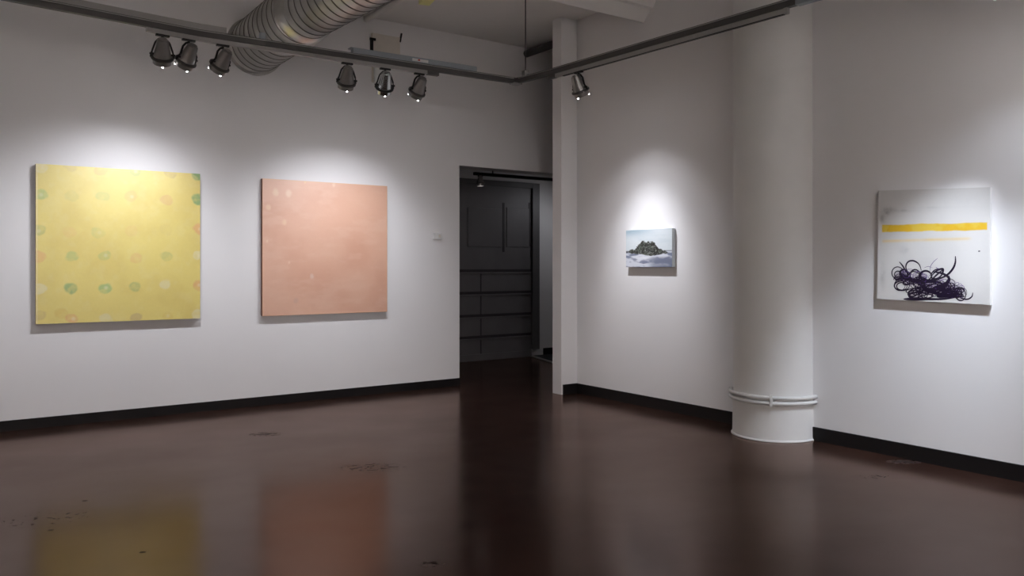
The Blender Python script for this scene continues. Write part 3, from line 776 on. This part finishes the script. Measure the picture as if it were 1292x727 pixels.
def ribbon(bm, pts, w0, w1, lift):
    """brush stroke lying on the canvas, pts in local (x,z), width swelling in the middle"""
    n = len(pts); L_ = []
    for i, (x, z) in enumerate(pts):
        a = pts[max(i - 1, 0)]; b = pts[min(i + 1, n - 1)]; dx, dz = b[0] - a[0], b[1] - a[1]; l = math.hypot(dx, dz) or 1
        t = i / (n - 1); wv = w0 + (w1 - w0) * math.sin(math.pi * min(1, t * 1.05)) ** .7
        nx_, nz_ = -dz / l * wv / 2, dx / l * wv / 2
        L_.append((bm.verts.new((x + nx_, -Di - lift, z + nz_)), bm.verts.new((x - nx_, -Di - lift, z - nz_))))
    for a, b in zip(L_, L_[1:]): bm.faces.new((a[0], a[1], b[1], b[0]))
def Z5(x, y): return loc2(1090 + x / 7.6, 310 + y / 7.6)
def spline(P_, n=14):
    out = []; Q = [P_[0]] + list(P_) + [P_[-1]]
    for i in range(1, len(Q) - 2):
        p0, p1, p2, p3 = Q[i - 1:i + 3]
        for k in range(n):
            t = k / n
            out.append(tuple(.5 * ((2 * p1[j]) + (-p0[j] + p2[j]) * t + (2 * p0[j] - 5 * p1[j] + 4 * p2[j] - p3[j]) * t * t + (-p0[j] + 3 * p1[j] - 3 * p2[j] + p3[j]) * t ** 3) for j in (0, 1)))
    out.append(tuple(P_[-1])); return out
PXM = W / 144 / 7.6         # metres per zoomed pixel
bm = bmesh.new(); lift = .0016
def loop(cx, cy, rx, ry, wd, a0=0, turns=1.1, tilt=0, bmx=None):
    pts = []
    n = int(34 * turns)
    for k in range(n + 1):
        a = a0 + 2 * math.pi * turns * k / n; x = rx * math.cos(a); y = ry * math.sin(a)
        pts.append(Z5(cx + x * math.cos(tilt) - y * math.sin(tilt), cy + x * math.sin(tilt) + y * math.cos(tilt)))
    global lift
    lift += .000008
    ribbon(bmx or bm, pts, wd * .4 * PXM, wd * PXM, lift)
def stroke(P_, wd, bmx=None):
    global lift
    lift += .000008; ribbon(bmx or bm, [Z5(*p) for p in spline(P_)], wd * .25 * PXM, wd * PXM, lift)
stroke([(552, 240), (530, 180), (480, 146), (430, 152), (405, 190), (412, 235), (450, 280)], 15)
stroke([(340, 155), (370, 190), (400, 240), (430, 290)], 15)
stroke([(878, 100), (878, 160), (855, 220), (800, 280), (720, 320), (620, 350)], 20)
stroke([(1045, 450), (1035, 490), (990, 515), (930, 500), (890, 460)], 14)
stroke([(380, 512), (470, 505), (600, 512), (760, 512), (900, 495)], 22)
stroke([(385, 515), (520, 518), (700, 510)], 20)
stroke([(300, 330), (380, 315), (470, 330), (560, 345), (680, 330), (760, 300)], 34)
stroke([(430, 300), (540, 370), (640, 440), (760, 470), (880, 480)], 34)
stroke([(660, 250), (760, 270), (820, 320), (780, 390), (700, 430)], 24)
stroke([(640, 440), (720, 400), (800, 350), (820, 290)], 30)
stroke([(520, 380), (600, 350), (700, 350), (800, 380)], 26)
stroke([(700, 490), (800, 480), (880, 470), (900, 440)], 44)
stroke([(360, 270), (400, 310), (440, 330)], 50)
stroke([(640, 340), (700, 280), (760, 230)], 16)
stroke([(650, 290), (700, 240), (760, 225), (740, 290), (660, 350)], 18)
for a in ((325, 262, 56, 58, 11), (385, 265, 38, 36, 20), (365, 385, 72, 46, 14), (365, 390, 50, 36, 12), (345, 380, 52, 52, 9), (492, 290, 48, 60, 16), (480, 300, 56, 52, 12),
          (595, 288, 52, 46, 20), (590, 300, 62, 60, 12), (490, 465, 66, 36, 14), (520, 480, 90, 30, 14), (745, 445, 60, 26, 15), (700, 270, 60, 40, 12, 0, 1.1, -.6),
          (640, 400, 70, 22, 16, 0, 1.1, -.4), (730, 400, 70, 22, 14, 0, 1.1, -.3), (800, 460, 60, 26, 14, 0, 1.1, -.3), (580, 400, 50, 20, 13, 0, 1.1, -.3), (930, 470, 48, 58, 13), (905, 450, 36, 40, 13), (950, 450, 38, 42, 7), (830, 370, 45, 50, 7)):
    loop(*a)
rr = random.Random(5)
for k in range(46):
    t = rr.random(); cx = 320 + t * 600; cy = 290 + t * 150 + rr.uniform(-35, 55); 
    cy = min(cy, 475)
    loop(cx, cy, rr.uniform(22, 60), rr.uniform(12, 34), rr.uniform(5, 13), rr.uniform(0, 6), rr.uniform(.6, 1.3), rr.uniform(-.7, .2))
for k in range(20):
    cx = rr.uniform(450, 880); loop(cx, rr.uniform(425, 485), rr.uniform(28, 70), rr.uniform(12, 26), rr.uniform(8, 15), rr.uniform(0, 6), rr.uniform(.7, 1.2), rr.uniform(-.4, .1))
obj('ink_loops', bm, 'ink', ip, 'thick dark purple looping strokes')
bm = bmesh.new(); lift = .0013
for k in range(70):
    t = rr.random(); cx = 320 + t * 640; cy = 275 + t * 165 + rr.uniform(-45, 55); cy = min(cy, 478)
    loop(cx, cy, rr.uniform(16, 55), rr.uniform(12, 42), rr.uniform(2.5, 5), rr.uniform(0, 6), rr.uniform(.5, 1.4), rr.uniform(-.8, .4), bm)
stroke([(710, 120), (670, 155), (640, 200), (635, 250)], 5, bm); stroke([(575, 215), (620, 200), (660, 215)], 4, bm); stroke([(690, 205), (720, 230)], 5, bm)
obj('ink_wisps', bm, 'ink2', ip, 'thin violet wisps between the loops')
